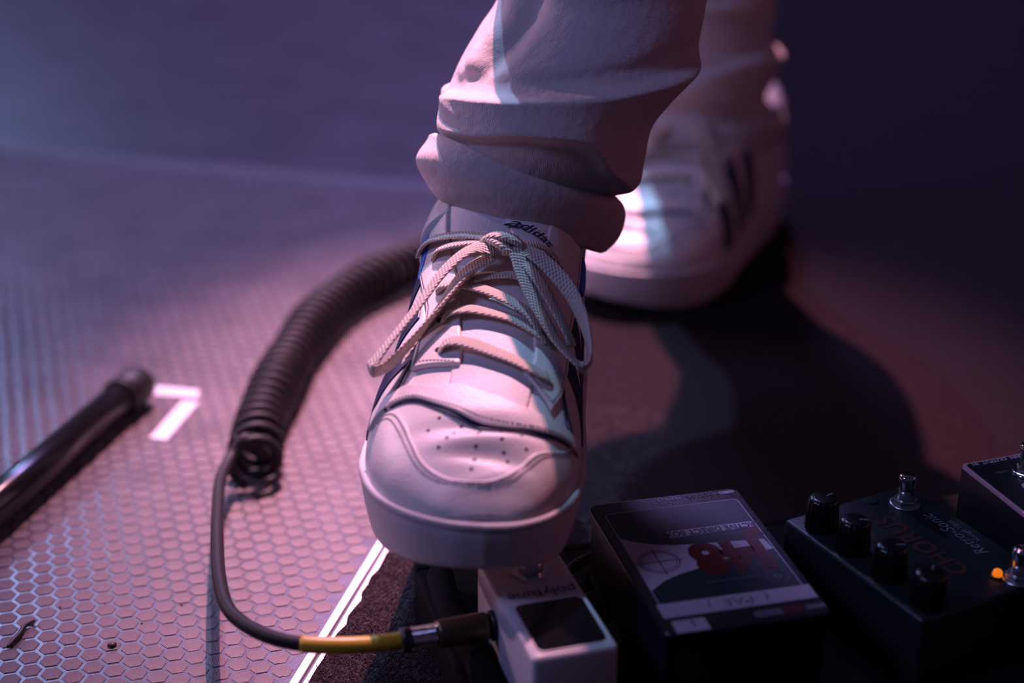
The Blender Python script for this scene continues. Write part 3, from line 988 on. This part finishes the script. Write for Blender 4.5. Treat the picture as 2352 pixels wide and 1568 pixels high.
lathe('footswitch', [(0.0050, 0.0520), (0.0052, 0.0560), (0.0050, 0.0570), (0.0038, 0.0574)], CHROME, tp, 28, (0, -0.025, 0))
for sx, nm in ((1, 'jack_nut'), (-1, 'jack_nut')):
    lathe(nm, [(0.0078, 0.0), (0.0078, 0.0022), (0.0070, 0.0028), (0.0045, 0.0028)], BLACKP, tp, 20, (sx * 0.0216, -0.0150, 0.0245), (sx, 0, 0))
for sy in (-1, 1):
    lathe('side_screw', [(0.0022, 0), (0.0022, .0007), (.0015, .0011)], STEEL, tp, 12, (0.0215, 0.032 * sy + .004, 0.008), (1, 0, 0))

# --- direct box
db = thing('direct_box', 'flat black direct box with white and red printed lid', 'direct box', (0.0979, 0.7643, BOARD_Z), R(194.5))
SHELL = mat('direct_box_shell', (0.010, 0.012, 0.020), 0.30, bump=0.0001, bscale=700)
PR_W = mat('white_print', (0.50, 0.44, 0.52), 0.5)
PR_R = mat('red_print', (0.11, 0.008, 0.010), 0.5)
PR_T = mat('teal_print', (0.010, 0.030, 0.040), 0.45)
PR_G = mat('grey_print', (0.14, 0.13, 0.17), 0.5)
box('chassis', (0.076, 0.118, 0.043), BLACKP, db, (0, 0, 0), 0.001)
pts = rr_pts(0.085, 0.129, 0.006, 6)
o = plate('lid', pts, 0.0455, 0.0480, SHELL, db)
bv = o.modifiers.new('bevel', 'BEVEL')
bv.width, bv.segments, bv.limit_method = 0.0010, 3, 'ANGLE'
for sx in (-1, 1):
    box('side_wall', (0.0022, 0.120, 0.0462), SHELL, db, (sx * 0.0402, 0, 0), 0.0006)
for sx in (-1, 1):
    for sy in (-1, 1):
        lathe('foot', [(0.006, -0.0), (0.006, 0.001), (.005, .0012)], BLACKR, db, 12, (sx * .03, sy * .048, -0.0002))
ZT = 0.0480


def zt(k):
    return ZT + 0.00010 + 0.00008 * k, ZT + 0.00016 + 0.00008 * k


fo = rr_pts(0.0748, 0.0930, 0.0030, 5, -0.0006, -0.0058)
fi = rr_pts(0.0738, 0.0920, 0.0027, 5, -0.0006, -0.0058)
frame_plate('printed_frame', fo, fi, *zt(1), PR_W, db)
plate('printed_field', rr_pts(0.0738, 0.0920, 0.0027, 5, -0.0006, -0.0058), *zt(0), PR_T, db)
plate('printed_swoosh', [(.0362, -.0262), (.030, -.0215), (.022, -.0170), (.0108, -.0135), (-.036, -.0085), (-.0372, .0015), (-.006, .0065), (.009, .0115), (.018, .0140),
                         (.027, .0180), (.0362, .0252)], *zt(1), PR_W, db)
plate('printed_banner', [(.0108, -.0273), (.0108, -.0206), (-.0362, -.0212), (-.0362, -.0273)][::-1], *zt(2), PR_W, db)
text('lettering', 'ACTIVE DIRECT BOX', 0.0068, PR_T, db, (-0.0127, -0.0241, zt(3)[1]), bold=.00022, sx=.78)
text('lettering', 'J48', 0.040, PR_R, db, (-0.0138, 0.0018, zt(3)[0]), bold=.0022, sx=.80, spacing=1.0)
text('lettering', 'J48', 0.040, PR_R, db, (-0.0138, 0.0018, zt(3)[0] - .00003), bold=.0010, sx=.80, spacing=1.0)
for r0, r1 in ((.0108, .0103), (.0092, .0088)):
    n = 40
    frame_plate('printed_target', [(.0238 + r0 * math.cos(R(9 * k)), .0002 + r0 * math.sin(R(9 * k))) for k in range(n)],
                [(.0238 + r1 * math.cos(R(9 * k)), .0002 + r1 * math.sin(R(9 * k))) for k in range(n)], *zt(2), PR_R, db)
plate('printed_target', [(.0109, -.0001), (.0367, -.0001), (.0367, .0005), (.0109, .0005)], *zt(2), PR_R, db)
plate('printed_target', [(.0235, -.0127), (.0241, -.0127), (.0241, .0131), (.0235, .0131)], *zt(2), PR_R, db)
for r0, r1 in ((.0062, .0058), (.0048, .0045), (.0022, .0012)):
    frame_plate('printed_seal', [(-.0290 + r0 * math.cos(R(12 * k)), .0272 + r0 * math.sin(R(12 * k))) for k in range(30)],
                [(-.0290 + r1 * math.cos(R(12 * k)), .0272 + r1 * math.sin(R(12 * k))) for k in range(30)], *zt(2), PR_G, db)
plate('printed_rule', [(-.0220, .0242), (.0080, .0242), (.0080, .0248), (-.0220, .0248)], *zt(2), PR_G, db)
plate('paper_strip', [(-.0408, .0380), (.0383, .0380), (.0383, .0503), (-.0408, .0500)], ZT + .0001, ZT + .0003, PR_W, db)
text('lettering', '(  PAE  )', 0.0095, PR_G, db, (-0.0022, 0.0441, ZT + .00034), shear=.15, sx=1.0)
plate('printed_block', [(.0195, .0535), (.0360, .0535), (.0365, .0638), (.0195, .0638)], *zt(1), PR_W, db)
plate('printed_block', [(.0262, .0545), (.0272, .0545), (.0262, .0600), (.0252, .0600)], *zt(2), PR_T, db)
plate('printed_block', [(-.0190, .0545), (-.0050, .0545), (-.0050, .0600), (-.0190, .0600)], *zt(1), PR_G, db)
plate('printed_block', [(-.0300, .0540), (-.0195, .0540), (-.0195, .0600), (-.0300, .0600)], *zt(1), PR_R, db)
plate('printed_block', [(-.0415, .0550), (-.0315, .0550), (-.0315, .0590), (-.0415, .0590)], *zt(1), PR_G, db)
text('lettering', 'INPUT', 0.0042, PR_W, db, (-0.0018, -0.0605, zt(1)[1]), spacing=1.15)
text('lettering', 'MERGE', 0.0040, PR_R, db, (-0.0185, -0.0600, zt(1)[1]), bold=.0001)
text('lettering', '48V', 0.0036, PR_G, db, (-0.0270, -0.0600, zt(1)[1]))
plate('printed_pill', rr_pts(.0090, .0030, .0013, 4, -.0350, -.0600), *zt(1), PR_W, db)
text('lettering', 'PAD -15dB', 0.0022, PR_T, db, (-0.0350, -0.0600, zt(2)[1]))

# --- four-knob pedal with two switches
mp = thing('modulation_pedal', 'dark grey pedal with four black knobs, two switches and a lit amber lamp', 'pedal', (0.2156, 0.7908, BOARD_Z), R(118.4))
RSB = mat('dark_grey_paint', (0.014, 0.016, 0.022), 0.42, bump=0.0002, bscale=800)
KNOB = mat('black_knob', (0.006, 0.006, 0.007), 0.28)
PR_RS = mat('pale_print', (0.22, 0.20, 0.24), 0.6)
PR_O = mat('orange_print', (0.075, 0.014, 0.008), 0.6)
box('body', (0.112, 0.085, 0.040), RSB, mp, (-0.0005, 0.006, 0), 0.0022, 3)
text('lettering', 'Retro-Sonic', 0.0098, PR_RS, mp, (0.0004, -0.0222, 0.0402), shear=.25, sx=.98)
text('lettering', 'Vintage Vibes', 0.0052, PR_RS, mp, (0.0005, -0.0285, 0.0402), shear=.15, sx=.85)
text('lettering', 'CHORUS', 0.0165, PR_O, mp, (0.0000, 0.0005, 0.0402), sx=.92, bold=.0003, spacing=1.1)
for kx, ka in ((0.039, 10), (0.0128, -35), (-0.0163, -28), (-0.0459, 40)):
    prof = []
    seg = 60
    rings = []
    for zz, rr_ in ((0.0400, .0088), (0.0412, .0090), (0.0500, .0082), (0.0565, .0078), (0.0580, .0070), (0.0583, .0045)):
        fl = .00035 if .0412 <= zz < .0570 else 0
        rings.append([((rr_ + fl * math.cos(R(k * 6) * 15)) * math.cos(R(k * 6)) + kx, (rr_ + fl * math.cos(R(k * 6) * 15)) * math.sin(R(k * 6)) + .0362, zz) for k in range(seg)])
    kb = grid_obj('knob', np.array(rings), KNOB, mp, close_m=True, caps=True)
    a = R(ka - 90)
    dx, dy = math.cos(a), math.sin(a)
    px, py = -dy * .0004, dx * .0004
    q = [(kx + dx * .0022 + px, .0362 + dy * .0022 + py), (kx + dx * .0022 - px, .0362 + dy * .0022 - py),
         (kx + dx * .0066 - px, .0362 + dy * .0066 - py), (kx + dx * .0066 + px, .0362 + dy * .0066 + py)]
    plate('pointer', q[::-1], 0.0578, 0.0586, PR_RS, kb)
for kx in (0.0383, -0.0492):
    lathe('switch_washer', [(.0085, .0399), (.0085, .0408), (.0075, .0412), (.005, .0412)], STEEL, mp, 32, (kx, -0.0200, 0))
    lathe('switch_nut', [(.0068, .0410), (.0068, .0432), (.0060, .0438), (.004, .0438)], STEEL, mp, 6, (kx, -0.0200, 0), smooth=False)
    lathe('footswitch', [(.0046, .0430), (.0046, .0560), (.0044, .0574), (.0036, .0580)], CHROME, mp, 28, (kx, -0.0200, 0))
AMBER = mat('amber_lamp', (0.6, 0.12, 0.01), 0.25, emit=(1.0, 0.22, 0.01), estr=0.75)
lathe('lamp', [(.0025, .0400), (.0026, .0420), (.0022, .0436), (.0012, .0444), (.0003, .0446)], AMBER, mp, 20, (-0.0425, -0.0120, 0))
lathe('lamp_ring', [(.0036, .0399), (.0036, .0408), (.0027, .0410)], BLACKP, mp, 20, (-0.0425, -0.0120, 0))
lathe('dc_socket', [(.0042, .0399), (.0042, .0404), (.003, .0405)], DARKHOLE, mp, 16, (.0500, -.0060, 0))
for kx in (0.0265, -0.002, -0.031):
    text('lettering', 'Intensity' if kx > 0.02 else ('Rate' if kx > -0.02 else 'Mix'), 0.0046, PR_RS, mp, (kx, 0.0175, 0.0402), shear=.15, sx=.85)

# --- rimmed pedal at the end of the row
rp = thing('drive_pedal', 'black pedal with a metal rim coloured as lit by red light and chrome footswitch', 'pedal', (0.2967, 0.8025, BOARD_Z), R(200))
RIM = mat('red_lit_rim', (0.75, 0.42, 0.46), 0.40)  # pink puts the red stage light on bare metal into the colour
FACE = mat('black_face', (0.014, 0.012, 0.018), 0.42)
box('body', (0.0665, 0.113, 0.0575), BLACKP, rp, (0, 0, 0), 0.0010, 2)
frame_plate('rim', rr_pts(0.0667, 0.1132, 0.0024, 5), rr_pts(0.0630, 0.1095, 0.0018, 5), 0.0572, 0.0592, RIM, rp)
plate('face_plate', rr_pts(0.0634, 0.1099, 0.0020, 5), 0.0570, 0.0597, FACE, rp)
lathe('switch_washer', [(.0080, .0597), (.0080, .0607), (.007, .0612), (.005, .0612)], CHROME, rp, 32, (0.0060, -0.0350, 0))
lathe('switch_nut', [(.0066, .0610), (.0066, .0634), (.0056, .0640), (.004, .0640)], CHROME, rp, 6, (0.0060, -0.0350, 0), smooth=False)
lathe('footswitch', [(.0048, .0630), (.0048, .0740), (.0056, .0746), (.0056, .0762), (.0048, .0770)], CHROME, rp, 28, (0.0060, -0.0350, 0))
PILL = mat('pale_label', (0.62, 0.56, 0.58), 0.5)
plate('badge', rr_pts(.0170, .0066, .0030, 6, .0090, -.0225), .0597, .0601, PILL, rp)
text('lettering', 'STR', 0.0050, FACE, rp, (.0100, -.0225, .0603))
text('lettering', 'GAIN  OUTPUT  IN', 0.0040, PILL, rp, (0.0120, -0.0530, .0600), bold=.0001)
text('lettering', 'LEVEL', 0.0030, PR_RS, rp, (0.0185, -0.0405, .0600))

# ------------------------------------------------------------------ cables
ic = thing('instrument_cable', 'black coiled guitar cable with a yellow sleeve plugged into the white pedal', 'cable', (-0.165, 1.02, 0.0))


def rel(path, root):
    return np.asarray(path, float) - np.array(root.location)


axis = catmull([(-0.1620, 0.9700, .0180), (-0.1645, 1.001, .0180), (-0.1666, 1.0454, .018), (-0.1614, 1.1148, .018), (-0.1502, 1.1964, .018), (-0.1283, 1.2612, .018),
                (-0.0973, 1.308, .018), (-0.0602, 1.3478, .018), (-0.0101, 1.3899, .018), (0.05, 1.47, .018), (0.07, 1.60, .018), (0.04, 1.75, .018)], 4200)
T, N, B = frames(axis)
ds = np.concatenate([[0], np.cumsum(np.linalg.norm(np.diff(axis, axis=0), axis=1))])
pitch = np.interp(ds, [0, .03, .07, .5, 1.2], [.021, .016, .0115, .0095, .0095])
turn = np.concatenate([[0], np.cumsum(np.diff(ds) / pitch[1:])]) * 2 * np.pi + R(200)
rad = 0.0142 + 0.0008 * np.sin(ds * 60)
coil = axis + rad[:, None] * (np.cos(turn)[:, None] * N + np.sin(turn)[:, None] * B)
coil[:, 2] = np.maximum(coil[:, 2], .0040)
tube('coil', rel(coil, ic), .0034, CABLE, ic, 8)
lead = catmull([coil[260], coil[200], coil[140] * .6 + np.array([-0.1602, 0.9860, 0.034]) * .4, (-0.1672, 0.9800, .033), (-0.1760, 0.9690, .0250), (-0.1774, 0.9361, 0.0260), (-0.1693, 0.8784, 0.0360), (-0.1615, 0.8306, 0.0440), (-0.1537, 0.7891, 0.0500), (-0.1441, 0.7534, 0.0540), (-0.1323, 0.7336, 0.0560), (-0.1176, 0.7207, 0.0570), (-0.1020, 0.7148, 0.0570), (-0.0830, 0.7143, 0.0565), (-0.0663, 0.7174, 0.0555),
                (-0.0505, 0.7222, .0548)], 220)
tube('lead', rel(lead, ic), .0037, CABLE, ic, 16)
k0 = int(np.argmin(np.linalg.norm(lead - np.array((-0.1020, 0.7148, 0.0570)), axis=1)))
tube('sleeve', rel(lead[k0:], ic), .0043, YELLOW, ic, 20)
J = np.array([0.0173 + .0216 * math.cos(R(197)) + .0150 * math.sin(R(197)), 0.728 + .0216 * math.sin(R(197)) - .0150 * math.cos(R(197)), BOARD_Z + .0245])
PD = unit(lead[-1] - J)
ax_ = tuple(PD)


def along(d):
    return tuple(rel(J + PD * d, ic))


Ltot = float(np.linalg.norm(lead[-1] - J))
lathe('plug_tip', [(.0031, -.012), (.0031, .004)], STEEL, ic, 16, along(0), ax_)
lathe('plug_barrel', [(.0060, .0035), (.0074, .0045), (.0076, .0060), (.0072, Ltot - .0165), (.0064, Ltot - .0150)], BRASS, ic, 28, along(0), ax_)
th = np.linspace(0, 2 * np.pi * 8.5, 260)
q = Vector((0, 0, 1)).rotation_difference(Vector(ax_))
Mq = np.array(q.to_matrix())
sp_ = np.stack([.0052 * np.cos(th), .0052 * np.sin(th), Ltot - .0150 + .0135 * th / th[-1]], 1) @ Mq.T
tube('strain_spring', sp_ + np.array(along(0)), .00068, CHROME, ic, 8)
lathe('strain_core', [(.0046, Ltot - .0152), (.0046, Ltot - .001)], BLACKR, ic, 20, along(0), ax_)
lathe('plug_collar', [(.0050, Ltot - .0018), (.0062, Ltot - .0014), (.0062, Ltot + .0028), (.0050, Ltot + .0034)], BLACKP, ic, 24, along(0), ax_)


def local_to_world(root, p):
    return np.array(Matrix.Translation(root.location) @ Matrix.Rotation(root.rotation_euler.z, 4, 'Z') @ Vector(p))


# patch lead from the tuner to the direct box
pc = thing('patch_cable', 'short black patch cable with angled plugs between tuner and direct box', 'cable', tuple(local_to_world(tp, (-0.0216, -0.015, 0.0))), R(197))
box('plug', (0.0135, 0.0150, 0.0130), BLACKR, pc, (-0.0095, 0, 0.0180), 0.0025)
pth = catmull([(-0.0095, -0.007, .0245), (-0.0095, -0.020, .0245), (-0.0080, -0.034, .020), (-0.012, -0.056, .010), (-0.028, -0.076, .0045), (-0.058, -0.088, .0045), (-0.085, -0.092, .0045)], 80)
tube('cord', pth, .0030, CABLE, pc, 12)
box('plug', (0.0135, 0.0160, 0.0130), BLACKR, pc, (-0.090, -0.094, 0.0006), 0.0025)
# power lead lying along the tuner
wl = thing('power_cable', 'thick black power lead lying on the board along the white pedal', 'cable', tuple(local_to_world(tp, (0.031, 0.0, 0.0))), R(197))
pth = catmull([(-0.002, -0.095, .0078), (0.002, -0.060, .0078), (0.0005, -0.020, .0078), (0.0015, 0.020, .0078), (-0.001, 0.060, .0078), (0.004, 0.11, .0078), (0.03, 0.16, .0078)], 90)
tube('cord', pth, .0072, BLACKM, wl, 14)

# ------------------------------------------------------------------ small things on the deck
sl = thing('stand_leg', 'black tubular stand leg with a ribbed end cap lying on the deck', 'stand', (-0.2622, 1.0970, 0.0), 0.0)
p0, p1 = np.array([-0.2600, 1.1040, .0140]), np.array([-0.3420, 0.8280, .0140])
d = unit(p1 - p0)
TUBE = mat('black_tube', (0.010, 0.009, 0.011), 0.22)
tube('leg_tube', rel([p0 + d * .012, p0 + d * .15, p1], sl), .0120, TUBE, sl, 28)
lathe('end_cap', [(.0080, 0), (.0118, .0012), (.0134, .0035), (.0137, .0220), (.0132, .0240), (.0122, .0245)], BLACKR, sl, 28, tuple(rel(p0, sl)), tuple(d))
lathe('cap_ring', [(.0126, .0262), (.0138, .0268), (.0138, .0300), (.0126, .0306)], BLACKR, sl, 28, tuple(rel(p0, sl)), tuple(d))
lathe('end_cap', [(.0122, -.010), (.0137, -.009), (.0137, .012), (.0100, .014)], BLACKR, sl, 28, tuple(rel(p1, sl)), tuple(d))


def tape(name, quad, label):
    c = np.mean(quad, axis=0)
    n = 14
    vs, fs = [], []
    a, b, cc, dd = [np.array(x) for x in quad]
    for i in range(n + 1):
        t = i / n
        for p in (a * (1 - t) + b * t, dd * (1 - t) + cc * t):
            vs.append((p[0] - c[0], p[1] - c[1], 0.00035 + 0.0001 * math.sin(5 * t)))
    top = len(vs)
    vs += [(x, y, 0.00002) for x, y, z in vs]
    for i in range(n):
        fs.append((2 * i, 2 * i + 2, 2 * i + 3, 2 * i + 1)[::-1])
        fs += [(2 * i, 2 * i + 2, top + 2 * i + 2, top + 2 * i), (2 * i + 1, 2 * i + 3, top + 2 * i + 3, top + 2 * i + 1)[::-1]]
    fs += [(0, 1, top + 1, top), (2 * n, 2 * n + 1, top + 2 * n + 1, top + 2 * n)[::-1]]
    o = from_py(name, vs, fs, TAPEW, None, False)
    o.location = (c[0], c[1], 0.0)
    tag(o, label, 'tape', 'white tape mark on the deck')
    return o


tape('tape_strip', [(-.2555, 1.1257), (-.2224, 1.1189), (-.2212, 1.1065), (-.2537, 1.1098)], 'short white tape strip touching the end of the black tube')
tape('tape_strip', [(-.2314, 1.1010), (-.2436, 1.0440), (-.2315, 1.0410), (-.2192, 1.0990)], 'longer slanting white tape strip below the short one')

WOOD = mat('dark_wood', (0.035, 0.018, 0.014), 0.5)
o = tube('wood_splinter', np.array(catmull([(0, .013, .0012), (-.0035, .006, .0022), (-.0045, 0, .0016), (-.0065, -.008, .0016), (-.0080, -.013, .0010)], 20)),
         [.0004 + .0011 * math.sin(math.pi * (k + 1) / 22) ** .6 for k in range(20)], WOOD, None, 8)
o.location = (-0.2638, 0.8065, 0.0)
tag(o, 'thin dark wood splinter lying on the honeycomb deck', 'splinter')
def crumb(name, loc, a, b, h, rz, label, group=None):
    prof = [(0, -.2), (.7, 0), (1, .35), (.8, .8), (.35, 1.0)]
    P = np.array([[(r * a * math.cos(t) * (1 + .12 * math.sin(3 * t)), r * b * math.sin(t), hh * h) for t in np.linspace(0, 2 * np.pi, 14, endpoint=False)] for r, hh in prof[1:]])
    o = grid_obj(name, P, WOOD, None, close_m=True, caps=True)
    o.location = loc
    o.rotation_euler = (0, 0, rz)
    tag(o, label, 'debris', group)
    return o


crumb('seed', (-0.2159, 0.7965, 0.0), .0026, .0019, .0022, .3, 'oval brown seed lying alone on the honeycomb deck')
for p, lab in (((-.2533, .8347), 'tiny dark grit speck beyond the tip of the wood splinter'),
               ((-.2290, .8390), 'tiny dark grit speck midway between the splinter tip and the cable'),
               ((-.2044, .8188), 'tiny dark grit speck close to the oval seed'),
               ((-.1855, .8377), 'tiny dark grit speck beside the hanging cable lead')):
    crumb('grit', (*p, 0.0), .0008, .0007, .0007, random.random() * 3, lab, 'grit specks on the deck')
